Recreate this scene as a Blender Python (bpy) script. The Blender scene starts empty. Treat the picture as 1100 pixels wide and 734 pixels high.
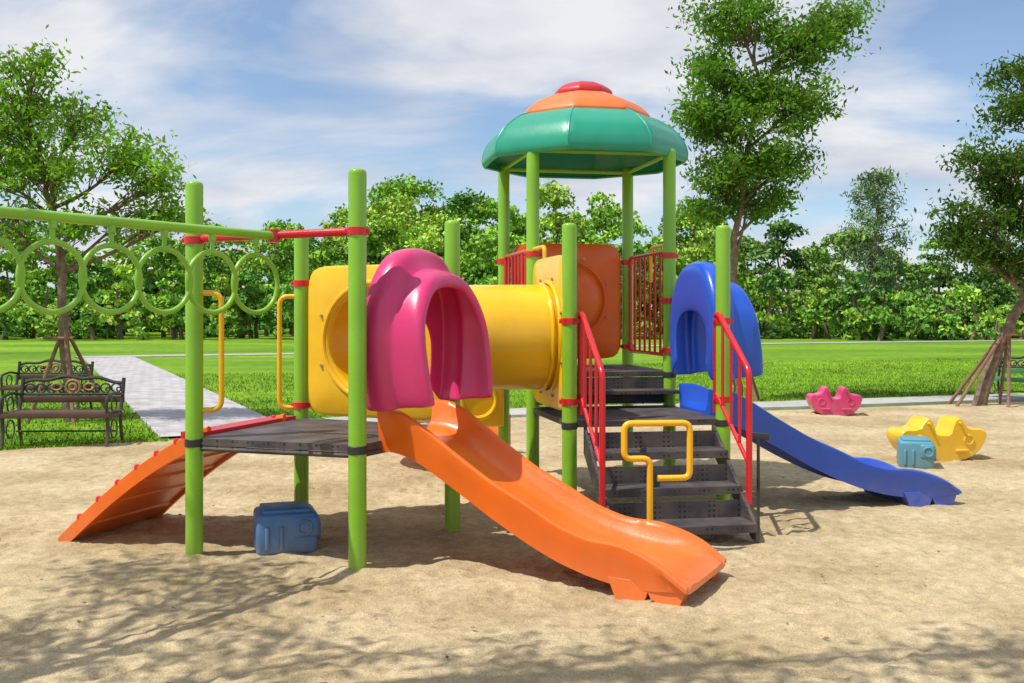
import bpy, math, random
import numpy as np
from mathutils import Vector, Matrix
rnd = random.Random(7)
NP = np.random.default_rng(11)
scene = bpy.context.scene
scene.view_settings.view_transform = 'Standard'
scene.view_settings.look = 'None'
scene.view_settings.exposure = 0

# ------------------------------------------------------------------ materials
def nodes_of(name):
    m = bpy.data.materials.new(name); m.use_nodes = True
    nt = m.node_tree; nt.nodes.clear()
    return m, nt, nt.nodes, nt.links

def mat_simple(name, col, rough=0.4, var=0.10, nscale=3.0, metallic=0.0, bump=0.02, bscale=60, dirt=0.16, coat=0.0):
    """Plastic / painted surface: mottled fading, dust near the ground, fine bump."""
    m, nt, N, L = nodes_of(name)
    out = N.new('ShaderNodeOutputMaterial'); b = N.new('ShaderNodeBsdfPrincipled')
    L.new(b.outputs[0], out.inputs[0])
    geo = N.new('ShaderNodeNewGeometry')
    n1 = N.new('ShaderNodeTexNoise'); n1.inputs['Scale'].default_value = nscale; n1.inputs['Detail'].default_value = 3
    L.new(geo.outputs['Position'], n1.inputs['Vector'])
    ramp = N.new('ShaderNodeMapRange'); ramp.inputs[1].default_value = .3; ramp.inputs[2].default_value = .75
    ramp.inputs[3].default_value = 1 - var; ramp.inputs[4].default_value = 1 + var
    L.new(n1.outputs['Fac'], ramp.inputs[0])
    mul = N.new('ShaderNodeVectorMath'); mul.operation = 'SCALE'; mul.inputs[0].default_value = col[:3]
    L.new(ramp.outputs[0], mul.inputs['Scale'])
    sep = N.new('ShaderNodeSeparateXYZ'); L.new(geo.outputs['Position'], sep.inputs[0])
    mr = N.new('ShaderNodeMapRange'); mr.inputs[1].default_value = 0.0; mr.inputs[2].default_value = 0.35
    mr.inputs[3].default_value = dirt * 2.6; mr.inputs[4].default_value = dirt * .2
    L.new(sep.outputs[2], mr.inputs[0])
    n2 = N.new('ShaderNodeTexNoise'); n2.inputs['Scale'].default_value = 14; n2.inputs['Detail'].default_value = 4
    L.new(geo.outputs['Position'], n2.inputs['Vector'])
    mm = N.new('ShaderNodeMath'); mm.operation = 'MULTIPLY'; L.new(mr.outputs[0], mm.inputs[0]); L.new(n2.outputs['Fac'], mm.inputs[1])
    mm.use_clamp = True
    mix = N.new('ShaderNodeMix'); mix.data_type = 'RGBA'
    L.new(mm.outputs[0], mix.inputs[0]); L.new(mul.outputs[0], mix.inputs[6]); mix.inputs[7].default_value = (.42, .33, .22, 1)
    L.new(mix.outputs[2], b.inputs['Base Color'])
    rr = N.new('ShaderNodeMapRange'); rr.inputs[3].default_value = max(rough - .1, .08); rr.inputs[4].default_value = rough + .12
    L.new(n2.outputs['Fac'], rr.inputs[0]); L.new(rr.outputs[0], b.inputs['Roughness'])
    b.inputs['Metallic'].default_value = metallic
    b.inputs['Coat Weight'].default_value = coat; b.inputs['Coat Roughness'].default_value = .12
    n3 = N.new('ShaderNodeTexNoise'); n3.inputs['Scale'].default_value = bscale; n3.inputs['Detail'].default_value = 2
    L.new(geo.outputs['Position'], n3.inputs['Vector'])
    bp = N.new('ShaderNodeBump'); bp.inputs['Strength'].default_value = .35; bp.inputs['Distance'].default_value = bump * .1
    L.new(n3.outputs['Fac'], bp.inputs['Height']); L.new(bp.outputs[0], b.inputs['Normal'])
    return m

M_GREEN = mat_simple('green_paint', (.22, .48, .022), .30, dirt=.12, coat=.2)
M_ORANGE = mat_simple('orange_plastic', (.86, .145, .004), .33, coat=.15)
M_YELLOW = mat_simple('yellow_plastic', (.86, .50, .006), .30, coat=.25)
M_BLUE = mat_simple('blue_plastic', (.005, .085, .56), .32, coat=.2)
M_BLUE2 = mat_simple('blue_block_plastic', (.02, .15, .40), .45, dirt=.25)
M_TEAL2 = mat_simple('pale_teal_plastic', (.06, .27, .38), .5, dirt=.2)
M_PINK = mat_simple('pink_plastic', (.62, .026, .16), .33, coat=.2)
M_TEAL = mat_simple('teal_plastic', (.012, .30, .19), .36, dirt=.04, coat=.15)
M_RED = mat_simple('red_paint', (.62, .007, .018), .28, dirt=.08, coat=.2)
M_REDP = mat_simple('red_plastic', (.55, .02, .035), .38, dirt=.04)
M_ORANGE2 = mat_simple('roof_orange_plastic', (.80, .17, .035), .4, dirt=.04)
M_YTUBE = mat_simple('yellow_paint', (.86, .47, .006), .28, dirt=.08, coat=.2)
M_IRON = mat_simple('cast_iron', (.025, .024, .024), .5)
M_BRASS = mat_simple('brass_medallion', (.35, .24, .10), .5, metallic=.4)
M_SLAT = mat_simple('weathered_slats', (.085, .045, .028), .8, var=.3, bscale=120)
M_GBENCH = mat_simple('green_slats', (.05, .22, .08), .5)
M_POLE = mat_simple('timber_pole', (.24, .13, .08), .85, var=.3, dirt=.1, bump=.2)
M_BOLT = mat_simple('zinc_bolt', (.4, .4, .4), .4, metallic=.9)

def mat_deck():
    m, nt, N, L = nodes_of('perforated_deck')
    out = N.new('ShaderNodeOutputMaterial'); b = N.new('ShaderNodeBsdfPrincipled'); L.new(b.outputs[0], out.inputs[0])
    geo = N.new('ShaderNodeNewGeometry')
    v = N.new('ShaderNodeTexVoronoi'); v.inputs['Scale'].default_value = 28; v.inputs['Randomness'].default_value = 0
    L.new(geo.outputs['Position'], v.inputs['Vector'])
    st = N.new('ShaderNodeMapRange'); st.inputs[1].default_value = .22; st.inputs[2].default_value = .30
    L.new(v.outputs['Distance'], st.inputs[0])
    n = N.new('ShaderNodeTexNoise'); n.inputs['Scale'].default_value = 5; n.inputs['Detail'].default_value = 5
    L.new(geo.outputs['Position'], n.inputs['Vector'])
    cr = N.new('ShaderNodeValToRGB'); cr.color_ramp.elements[0].position = .35; cr.color_ramp.elements[0].color = (.04, .036, .045, 1)
    cr.color_ramp.elements[1].position = .7; cr.color_ramp.elements[1].color = (.12, .095, .08, 1)
    L.new(n.outputs['Fac'], cr.inputs[0])
    mix = N.new('ShaderNodeMix'); mix.data_type = 'RGBA'; mix.inputs[6].default_value = (.012, .012, .012, 1)
    L.new(st.outputs[0], mix.inputs[0]); L.new(cr.outputs[0], mix.inputs[7]); L.new(mix.outputs[2], b.inputs['Base Color'])
    b.inputs['Roughness'].default_value = .6
    return m
M_DECK = mat_deck()

def ramp_node(N, stops):
    cr = N.new('ShaderNodeValToRGB'); e = cr.color_ramp.elements
    e[0].position = stops[0][0]; e[0].color = (*stops[0][1], 1); e[1].position = stops[1][0]; e[1].color = (*stops[1][1], 1)
    for p, c in stops[2:]:
        q = e.new(p); q.color = (*c, 1)
    return cr
def mulmix(N, L, a, b, f=1.0):
    m = N.new('ShaderNodeMix'); m.data_type = 'RGBA'; m.blend_type = 'MULTIPLY'; m.inputs[0].default_value = f
    L.new(a, m.inputs[6]); L.new(b, m.inputs[7]); return m.outputs[2]

def mat_ground(name, c0, c1, s1, speck, s2, bumpd, rough=.95, fine=None, spec=.15, stretch=None):
    m, nt, N, L = nodes_of(name)
    out = N.new('ShaderNodeOutputMaterial'); b = N.new('ShaderNodeBsdfPrincipled'); L.new(b.outputs[0], out.inputs[0])
    geo = N.new('ShaderNodeNewGeometry')
    def noise(s, d=4, r=.6, src=None):
        n = N.new('ShaderNodeTexNoise'); n.inputs['Scale'].default_value = s; n.inputs['Detail'].default_value = d
        n.inputs['Roughness'].default_value = r; L.new(src or geo.outputs['Position'], n.inputs['Vector']); return n
    src = None
    if stretch:
        mp = N.new('ShaderNodeMapping'); mp.inputs['Scale'].default_value = stretch; L.new(geo.outputs['Position'], mp.inputs[0]); src = mp.outputs[0]
    a = noise(s1, 6, src=src); c = noise(s2, 5, .72)
    r1 = ramp_node(N, [(.36, c0), (.64, c1)]); L.new(a.outputs['Fac'], r1.inputs[0])
    r2 = ramp_node(N, [(.30, speck), (.64, (1.06, 1.05, 1.02))]); L.new(c.outputs['Fac'], r2.inputs[0])
    col = mulmix(N, L, r1.outputs[0], r2.outputs[0])
    bp1 = N.new('ShaderNodeBump'); bp1.inputs['Strength'].default_value = .7; bp1.inputs['Distance'].default_value = bumpd
    L.new(c.outputs['Fac'], bp1.inputs['Height']); last = bp1
    if fine:
        d = noise(fine, 3, .7); r3 = ramp_node(N, [(.3, (.56, .54, .52)), (.6, (1.10, 1.09, 1.07))]); L.new(d.outputs['Fac'], r3.inputs[0])
        col = mulmix(N, L, col, r3.outputs[0], .9)
        bp2 = N.new('ShaderNodeBump'); bp2.inputs['Strength'].default_value = .6; bp2.inputs['Distance'].default_value = .006
        L.new(d.outputs['Fac'], bp2.inputs['Height']); L.new(bp1.outputs[0], bp2.inputs['Normal']); last = bp2
    L.new(col, b.inputs['Base Color']); L.new(last.outputs[0], b.inputs['Normal'])
    b.inputs['Roughness'].default_value = rough; b.inputs['Specular IOR Level'].default_value = spec
    return m
M_SAND = mat_ground('sand', (.44, .345, .20), (.64, .53, .345), .8, (.70, .67, .63), 11, .035, fine=120)
M_GRASS = mat_ground('lawn', (.095, .215, .010), (.245, .41, .024), .11, (.48, .55, .48), 2.6, .06, rough=.9, stretch=(.6, 1.6, 1))  # stretched noise varies the green, with tree shade bands painted into the colour
M_CONC = mat_ground('pale_concrete', (.36, .35, .33), (.46, .45, .43), .6, (.8, .8, .78), 6, .004)

def mat_paving():
    m, nt, N, L = nodes_of('paving')
    out = N.new('ShaderNodeOutputMaterial'); b = N.new('ShaderNodeBsdfPrincipled'); L.new(b.outputs[0], out.inputs[0])
    geo = N.new('ShaderNodeNewGeometry')
    br = N.new('ShaderNodeTexBrick'); br.inputs['Scale'].default_value = 1.6
    br.inputs['Color1'].default_value = (.49, .47, .49, 1); br.inputs['Color2'].default_value = (.42, .40, .42, 1)
    br.inputs['Mortar'].default_value = (.26, .25, .21, 1); br.inputs['Mortar Size'].default_value = .016
    mp = N.new('ShaderNodeMapping'); mp.inputs['Rotation'].default_value = (0, 0, .44)
    L.new(geo.outputs['Position'], mp.inputs[0]); L.new(mp.outputs[0], br.inputs['Vector'])
    n = N.new('ShaderNodeTexNoise'); n.inputs['Scale'].default_value = 2.5; n.inputs['Detail'].default_value = 5
    L.new(geo.outputs['Position'], n.inputs['Vector'])
    cr = ramp_node(N, [(.3, (.74, .71, .66)), (.6, (1.05, 1.05, 1.04))]); L.new(n.outputs['Fac'], cr.inputs[0])
    L.new(mulmix(N, L, br.outputs['Color'], cr.outputs[0]), b.inputs['Base Color'])
    b.inputs['Roughness'].default_value = .9
    return m
M_PAVE = mat_paving()

def mat_leaf(name, trans=.35):
    m, nt, N, L = nodes_of(name)
    out = N.new('ShaderNodeOutputMaterial'); b = N.new('ShaderNodeBsdfPrincipled')
    at = N.new('ShaderNodeAttribute'); at.attribute_name = 'Col'
    L.new(at.outputs['Color'], b.inputs['Base Color'])
    b.inputs['Roughness'].default_value = .6; b.inputs['Specular IOR Level'].default_value = .2
    if trans <= 0:
        L.new(b.outputs[0], out.inputs[0]); return m
    t = N.new('ShaderNodeBsdfTranslucent'); mx = N.new('ShaderNodeMixShader'); mx.inputs[0].default_value = trans
    br = N.new('ShaderNodeMix'); br.data_type = 'RGBA'; br.blend_type = 'MULTIPLY'; br.inputs[0].default_value = 1
    br.inputs[7].default_value = (1.7, 1.7, .5, 1); L.new(at.outputs['Color'], br.inputs[6]); L.new(br.outputs[2], t.inputs[0])
    L.new(b.outputs[0], mx.inputs[1]); L.new(t.outputs[0], mx.inputs[2]); L.new(mx.outputs[0], out.inputs[0])
    return m
M_LEAF = mat_leaf('leaves', .42)
def mat_diff(name):
    m, nt, N, L = nodes_of(name)
    out = N.new('ShaderNodeOutputMaterial'); b = N.new('ShaderNodeBsdfDiffuse'); at = N.new('ShaderNodeAttribute'); at.attribute_name = 'Col'
    L.new(at.outputs['Color'], b.inputs['Color']); L.new(b.outputs[0], out.inputs[0]); return m
M_LEAFD = mat_diff('distant_leaves')
M_BLADE = mat_diff('blades')
M_BARK = mat_simple('bark', (.20, .14, .095), .9, var=.4, nscale=12, bump=.5, bscale=40, dirt=0)

# ------------------------------------------------------------------ mesh builder
def make_empty(name, loc):
    e = bpy.data.objects.new(name, None); e.location = loc; e.empty_display_size = .2
    scene.collection.objects.link(e); return e

class MB:
    def __init__(s): s.v = []; s.f = []; s.m = []
    def add(s, V, F, mi=0):
        o = len(s.v); s.v += [tuple(p) for p in V]; s.f += [tuple(i + o for i in f) for f in F]; s.m += [mi] * len(F)
    def tube(s, pts, r, segs=12, closed=False, mi=0, cap=True):
        P = [Vector(p) for p in pts]; n = len(P)
        R = r if isinstance(r, (list, tuple)) else [r] * n
        T = []
        for i in range(n):
            if closed: t = P[(i + 1) % n] - P[i - 1]
            else: t = P[min(i + 1, n - 1)] - P[max(i - 1, 0)]
            T.append(t.normalized())
        up = Vector((0, 0, 1)) if abs(T[0].z) < .9 else Vector((1, 0, 0))
        a = T[0].cross(up).normalized(); V = []
        for i in range(n):
            a = (a - T[i] * a.dot(T[i])).normalized(); b = T[i].cross(a)
            for k in range(segs):
                q = 2 * math.pi * k / segs
                V.append(P[i] + (a * math.cos(q) + b * math.sin(q)) * R[i])
        F = []
        for i in range(n if closed else n - 1):
            j = (i + 1) % n
            for k in range(segs):
                l = (k + 1) % segs
                F.append((i * segs + k, i * segs + l, j * segs + l, j * segs + k))
        if not closed and cap:
            F.append(tuple(range(segs - 1, -1, -1))); F.append(tuple((n - 1) * segs + k for k in range(segs)))
        s.add(V, F, mi)
    def box(s, c, size, rz=0, mi=0, bev=0.0):
        import bmesh
        bm = bmesh.new(); bmesh.ops.create_cube(bm, size=1)
        for v in bm.verts: v.co = Vector((v.co.x * size[0], v.co.y * size[1], v.co.z * size[2]))
        if bev > 0: bmesh.ops.bevel(bm, geom=bm.edges[:], offset=bev, segments=3, affect='EDGES', profile=.5)
        Mx = Matrix.Translation(c) @ Matrix.Rotation(rz, 4, 'Z')
        bm.verts.index_update()
        s.add([Mx @ v.co for v in bm.verts], [[v.index for v in f.verts] for f in bm.faces], mi); bm.free()
    def prism(s, poly, z0, z1, mi=0):
        n = len(poly)
        V = [(p[0], p[1], z0) for p in poly] + [(p[0], p[1], z1) for p in poly]
        F = [tuple(range(n - 1, -1, -1)), tuple(range(n, 2 * n))] + [(i, (i + 1) % n, n + (i + 1) % n, n + i) for i in range(n)]
        s.add(V, F, mi)
    def lathe(s, prof, c=(0, 0, 0), segs=32, mi=0, fn=None, M=None):
        V = []; F = []; n = len(prof)
        for (r, z) in prof:
            for k in range(segs):
                th = 2 * math.pi * k / segs; rr = r * (fn(th) if fn else 1)
                p = Vector((rr * math.cos(th), rr * math.sin(th), z))
                V.append((M @ p) if M else p + Vector(c))
        for i in range(n - 1):
            for k in range(segs):
                l = (k + 1) % segs
                F.append((i * segs + k, i * segs + l, (i + 1) * segs + l, (i + 1) * segs + k))
        if prof[0][0] > 1e-4: F.append(tuple(range(segs - 1, -1, -1)))
        F.append(tuple((n - 1) * segs + k for k in range(segs)))
        s.add(V, F, mi)
    def torus(s, c, R, r, ax1, ax2, segs=40, rs=10, mi=0, sx=1.0):
        c = Vector(c); a = Vector(ax1); b = Vector(ax2)
        pts = [c + a * math.cos(2 * math.pi * i / segs) * R * sx + b * math.sin(2 * math.pi * i / segs) * R for i in range(segs)]
        s.tube(pts, r, rs, closed=True, mi=mi)
    def obj(s, name, mats, parent=None, smooth=True, ang=35, solid=0, subs=0, loc=None):
        me = bpy.data.meshes.new(name); V = s.v
        me.from_pydata(V, [], s.f)
        import bmesh
        bm = bmesh.new(); bm.from_mesh(me); bmesh.ops.recalc_face_normals(bm, faces=bm.faces[:]); bm.to_mesh(me); bm.free()
        if not isinstance(mats, (list, tuple)): mats = [mats]
        for m in mats: me.materials.append(m)
        me.polygons.foreach_set('material_index', s.m)
        if smooth:
            me.polygons.foreach_set('use_smooth', [True] * len(me.polygons)); me.set_sharp_from_angle(angle=math.radians(ang))
        me.update()
        o = bpy.data.objects.new(name, me); scene.collection.objects.link(o)
        if parent:
            o.parent = parent; o.matrix_parent_inverse = Matrix.Translation(parent.location).inverted()
        if solid: md = o.modifiers.new('solid', 'SOLIDIFY'); md.thickness = solid; md.offset = 0
        if subs: md = o.modifiers.new('sub', 'SUBSURF'); md.levels = subs; md.render_levels = subs
        return o

def rpath(pts, rad=.05, seg=5):
    P = [Vector(p) for p in pts]; out = [P[0]]
    for i in range(1, len(P) - 1):
        a = (P[i - 1] - P[i]); b = (P[i + 1] - P[i])
        r = min(rad, a.length * .45, b.length * .45)
        A = P[i] + a.normalized() * r; B = P[i] + b.normalized() * r
        for k in range(seg + 1):
            t = k / seg; out.append(A * (1 - t) ** 2 + P[i] * 2 * t * (1 - t) + B * t ** 2)
    out.append(P[-1]); return out

def V3(xy, z): return Vector((xy[0], xy[1], z))
def unit(a, b):
    d = Vector((b[0] - a[0], b[1] - a[1])); return d.normalized(), d.length

# ------------------------------------------------------------------ play structure layout (metres)
A = (-2.06, 6.46); B = (-.948, 6.11); C = (-.427, 7.13); D = (-1.63, 7.71)
G1 = (.43, 7.45); G2 = (1.62, 7.65); F1 = (.18, 8.60); F2 = (1.39, 8.80); B1 = (-.08, 9.74); B2 = (1.16, 9.99)
ZD = .80; ZT = 1.10
PS = make_empty('playground_structure', (0.1, 7.9, 0))
PR = .056
for i, (p, h) in enumerate([(A, 2.46), (B, 2.49), (C, 2.27), (D, 2.22), (G1, 2.28), (G2, 2.28), (F1, 3.06), (F2, 3.06), (B1, 3.06), (B2, 3.06)]):
    mb = MB()
    mb.lathe([(PR, -.3), (PR, h - .03), (PR * .97, h - .014), (PR * .85, h - .004), (PR * .5, h + .004), (0.001, h + .006)], (p[0], p[1], 0), 28)
    mb.obj('post_%d' % (i + 1), M_GREEN, PS)

def inset(poly, k):
    cx = sum(p[0] for p in poly) / len(poly); cy = sum(p[1] for p in poly) / len(poly)
    return [(cx + (p[0] - cx) * k, cy + (p[1] - cy) * k) for p in poly]
mb = MB(); mb.prism(inset([A, B, C, D], 1.02), ZD - .045, ZD)
for a, b in ((A, B), (B, C), (C, D), (D, A)):
    mb.tube([V3(a, ZD - .066), V3(b, ZD - .066)], .018, 8)
mb.obj('entry_deck', M_DECK, PS, smooth=False)
mb = MB(); mb.prism(inset([G1, G2, F2, F1], 1.02), ZD - .045, ZD)
mb.prism(inset([F1, F2, B2, B1], 1.02), ZT - .045, ZT)
u, l = unit(F1, F2); nrm = Vector((-u.y, u.x))
for zz, off in ((.95, .26),):
    a = (F1[0] - nrm.x * off, F1[1] - nrm.y * off); b = (F2[0] - nrm.x * off, F2[1] - nrm.y * off)
    mb.prism([a, b, F2, F1], zz - .03, zz)
mb.prism([(F1[0] - nrm.x * .01, F1[1] - nrm.y * .01), (F2[0] - nrm.x * .01, F2[1] - nrm.y * .01), F2, F1], 0.82, 1.05)
mb.obj('tower_decks', M_DECK, PS, smooth=False)
mb = MB()
for p, zs in ((D, (1.84, .90)), (F2, (2.12, 1.28, 1.72)), (B2, (2.12, 1.28)), (F1, (2.12, 1.28)), (B1, (2.12, 1.28)), (G1, (1.55, .95)), (G2, (1.55, .95)), (A, (2.08,)), (B, (2.11,))):
    for z in zs:
        mb.lathe([(PR + .001, z - .025), (PR + .009, z - .022), (PR + .009, z + .022), (PR + .001, z + .025)], (p[0], p[1], 0), 24)
        for s in (-1, 1): mb.box((p[0] + s * .068, p[1] - .01, z), (.02, .02, .03), 0, bev=.004)
mb.obj('post_clamps', M_RED, PS)
mb = MB()
for p, z in ((A, ZD - .03), (B, ZD - .03), (C, ZD - .03), (D, ZD - .03), (G1, ZD - .03), (G2, ZD - .03), (F1, ZT - .03), (F2, ZT - .03)):
    mb.lathe([(PR + .001, z - .026), (PR + .005, z - .022), (PR + .005, z + .022), (PR + .001, z + .026)], (p[0], p[1], 0), 24)
mb.obj('deck_collars', M_IRON, PS)

def ring_panel(name, p0, p1, z0, z1, hr, hz, mat, filled=False, th=.05, gap=.075, dome=.0):
    u, l = unit(p0, p1); n = Vector((u.y, -u.x)); cx = Vector(((p0[0] + p1[0]) / 2, (p0[1] + p1[1]) / 2))
    w = l / 2 - gap; h = (z1 - z0) / 2; zc = (z0 + z1) / 2; N = 96; mb = MB()
    def W(a, b, z): q = cx + u * a + n * b; return Vector((q.x, q.y, z))
    def outer(th_, k=1.0):
        c, s = math.cos(th_), math.sin(th_); e = 9
        r = (abs(c / (w * k)) ** e + abs(s / (h - w * (1 - k))) ** e) ** (-1 / e)
        return r * c, r * s
    t2 = th / 2
    spec = [('o', .965, t2), ('o', 1.0, t2 * .5), ('o', 1.0, -t2 * .5), ('o', .965, -t2), ('i', 1.0, -t2), ('i', 1.0, t2)]
    V = []; F = []
    for kind, k, b in spec:
        for i in range(N):
            t = 2 * math.pi * i / N
            if kind == 'o': x, z = outer(t, k)
            else: x, z = hr * k * math.cos(t), hr * k * math.sin(t) + (hz - zc)
            V.append(W(x, b, zc + z))
    m = len(spec)
    for j in range(m):
        for i in range(N):
            k = (i + 1) % N; jj = (j + 1) % m
            F.append((j * N + i, j * N + k, jj * N + k, jj * N + i))
    mb.add(V, F)
    for sgn in (1, -1):
        mb.torus(W(0, sgn * t2, hz), hr + .03, .02, (u.x, u.y, 0), (0, 0, 1), 64, 8)
    if filled:
        V = []; F = []; K = 8
        for j in range(K + 1):
            q = j / K
            for i in range(48):
                t = 2 * math.pi * i / 48
                V.append(W(hr * 1.005 * math.cos(q * math.pi / 2) * math.cos(t), dome * math.sin(q * math.pi / 2), hz + hr * 1.005 * math.cos(q * math.pi / 2) * math.sin(t)))
        for j in range(K):
            for i in range(48):
                k = (i + 1) % 48; F.append((j * 48 + i, j * 48 + k, (j + 1) * 48 + k, (j + 1) * 48 + i))
        mb.add(V, F)
    mb.obj(name, mat, PS, ang=40)
    mb2 = MB()
    for i in range(8):
        t = 2 * math.pi * (i + .5) / 8
        for sgn in (1, -1):
            c = W((hr + .085) * math.cos(t), sgn * (t2 + .004), hz + (hr + .085) * math.sin(t))
            d = Vector((n.x, n.y, 0)) * sgn
            mb2.tube([c - d * .004, c + d * .01], .012, 8)
    mb2.obj(name + '_bolts', M_BOLT, PS)
TZ = 1.42; TR = .41
ring_panel('tunnel_entry_panel', D, C, .83, 1.97, TR, TZ - .02, M_YELLOW)
ring_panel('tunnel_exit_panel', F1, G1, .86, 2.06, TR, TZ, M_YELLOW)
ring_panel('bubble_panel', B1, B2, 1.16, 2.30, .36, 1.74, M_ORANGE, filled=True, dome=.2)

def bez(P, n):
    out = []
    for i in range(n + 1):
        t = i / n; out.append(P[0] * (1 - t) ** 3 + P[1] * 3 * t * (1 - t) ** 2 + P[2] * 3 * t * t * (1 - t) + P[3] * t ** 3)
    return out
m1 = Vector(((C[0] + D[0]) / 2, (C[1] + D[1]) / 2, TZ - .02)); m2 = Vector(((F1[0] + G1[0]) / 2, (F1[1] + G1[1]) / 2, TZ))
path = bez([m1, Vector((-.86, 7.86, TZ - .02)), Vector((-.42, 7.86, TZ)), m2], 28)
mb = MB(); mb.tube(path, TR, 48, cap=False)
mb.obj('crawl_tunnel', M_YELLOW, PS, solid=.018)
mb = MB()
for k in (1, 8, 17, 27):
    t = (path[min(k + 1, 28)] - path[k - 1]).normalized(); s_ = Vector((0, 0, 1)); a = t.cross(s_).normalized()
    mb.torus(path[k], TR + .010, .017, a, s_, 56, 8)
mb.obj('tunnel_seams', M_YELLOW, PS)

# ---- hoods: moulded two-step arches
def hood(name, p0, p1, mat, lift=0.0):
    u, l = unit(p0, p1); n = Vector((u.y, -u.x)); cx = Vector(((p0[0] + p1[0]) / 2, (p0[1] + p1[1]) / 2))
    secs = [(-.03, .33, 1.62, 1.10), (-.035, .43, 1.86, 1.02), (-.03, .475, 1.98, .98), (-.01, .490, 2.02, .97), (.05, .492, 2.03, .97), (.10, .490, 2.025, .97), (.135, .475, 1.99, .975), (.155, .45, 1.935, .98),
            (.18, .437, 1.90, .99), (.24, .437, 1.885, 1.0), (.31, .442, 1.875, 1.0), (.355, .438, 1.85, 1.01), (.375, .42, 1.82, 1.015), (.375, .395, 1.79, 1.02), (.35, .385, 1.78, 1.02)]
    shape = [(-.90, 0), (-.97, .16), (-1.0, .36), (-1.0, .56), (-.93, .70), (-.78, .83), (-.60, .925), (-.42, .975), (-.2, .995), (0, 1.0)]
    shape = shape + [(-a, b) for a, b in reversed(shape[:-1])]
    V = []; F = []
    for (d, w, zt, zb) in secs:
        zb += lift
        for a, b in shape:
            q = cx + u * (a * w) + n * (d - .10 * (b - .5) * (1 if d > .2 else 0)); V.append((q.x, q.y, zb + (zt - zb) * b))
    m = len(shape)
    for j in range(len(secs) - 1):
        for i in range(m - 1): F.append((j * m + i, j * m + i + 1, (j + 1) * m + i + 1, (j + 1) * m + i))
    mb = MB(); mb.add(V, F); return mb.obj(name, mat, PS, ang=80, solid=.022, subs=2)
hood('pink_slide_hood', B, C, M_PINK, .02)
hood('blue_slide_hood', G2, F2, M_BLUE, .10)

# ---- slides
def slide(name, p0, p1, z0, L, mat, yaw=0.0):
    u, l = unit(p0, p1); cx = Vector(((p0[0] + p1[0]) / 2, (p0[1] + p1[1]) / 2))
    n = Vector((u.y, -u.x)); R = Matrix.Rotation(yaw, 2); n = R @ n; u = R @ u
    base = cx + n * (L * .5); E = make_empty(name, (base.x, base.y, 0))
    ks = [0, .07, .15, .27, .40, .52, .62, .72, .82, .90, .96, 1.0, 1.02]
    kz = [z0 + .02, z0 + .02, z0 - .03, z0 - .17, z0 - .325, z0 - .45, z0 - .535, z0 - .59, z0 - .62, z0 - .63, z0 - .635, z0 - .655, z0 - .69]
    kh = [.19, .19, .155, .135, .13, .145, .125, .12, .145, .11, .06, .025, .01]
    kw = [.31, .31, .30, .29, .285, .285, .29, .30, .315, .335, .345, .345, .33]
    kb = [.09, .09, .10, .10, .10, .10, .10, .10, .10, .09, .07, .04, .02]
    S = np.linspace(0, 1.02, 72)
    def sm(y):
        Y = np.interp(S, ks, y); Yp = np.pad(Y, 3, mode='edge'); ker = np.array([1, 2, 3, 4, 3, 2, 1]) / 16.; return np.convolve(Yp, ker, 'valid')
    Z = sm(kz); H = sm(kh); Wd = sm(kw); Bd = sm(kb)
    V = []; F = []
    for s_, z, h, w, b in zip(S, Z, H, Wd, Bd):
        half = [(-w - .015, -b), (-w - .03, h * .2), (-w - .045, h - .035), (-w - .045, h - .012), (-w - .025, h), (-w - .002, h - .006), (-w + .012, h - .03), (-w + .035, min(.05, h * .5)), (-w + .08, .008), (-w + .16, 0)]
        prof = half + [(-a, q) for a, q in reversed(half)] + [(w - .003, -b), (w - .012, -.035), (-w + .012, -.035), (-w + .003, -b)]
        for a, q in prof:
            p = cx + u * a + n * (s_ * L); V.append((p.x, p.y, z + q))
    m = len(prof)
    for j in range(len(S) - 1):
        for i in range(m): k = (i + 1) % m; F.append((j * m + i, j * m + k, (j + 1) * m + k, (j + 1) * m + i))
    mb = MB(); mb.add(V, F)
    mb.add([V[i] for i in range(m)], [tuple(range(m - 1, -1, -1))])
    o = (len(S) - 1) * m; mb.add([V[o + i] for i in range(m)], [tuple(range(m))])
    mb.obj('chute', mat, E, ang=45)
    mb = MB()
    for sg in (-1, 1):
        for (sa, sb) in ((.82, .885), (.93, .985)):
            za = float(np.interp(sa, S, Z)) - .05
            quad_t = [(sg * .30 - .045, sa - .035), (sg * .30 + .045, sa - .035), (sg * .30 + .045, sb + .03), (sg * .30 - .045, sb + .03)]
            quad_b = [(sg * .30 - .05, sa - .0), (sg * .30 + .05, sa - .0), (sg * .30 + .05, sb), (sg * .30 - .05, sb)]
            V = []
            for (a, s_), z in [(q, -.03) for q in quad_b] + [(q, za) for q in quad_t]:
                p = cx + u * a + n * (s_ * L); V.append((p.x, p.y, z))
            mb.add(V, [(3, 2, 1, 0), (4, 5, 6, 7), (0, 1, 5, 4), (1, 2, 6, 5), (2, 3, 7, 6), (3, 0, 4, 7)])
    for s_ in (.85, .96):
        c = cx + n * (s_ * L); mb.box((c.x, c.y, .07), (.56, .03, .12), math.atan2(u.y, u.x), bev=.008)
    ft = mb.obj('feet', mat, E, ang=30)
    bv = ft.modifiers.new('b', 'BEVEL'); bv.width = .012; bv.segments = 3
    return E
slide('orange_slide', B, C, ZD, 2.0, M_ORANGE, -.02)
slide('blue_slide', G2, F2, ZD, 2.16, M_BLUE)

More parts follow.
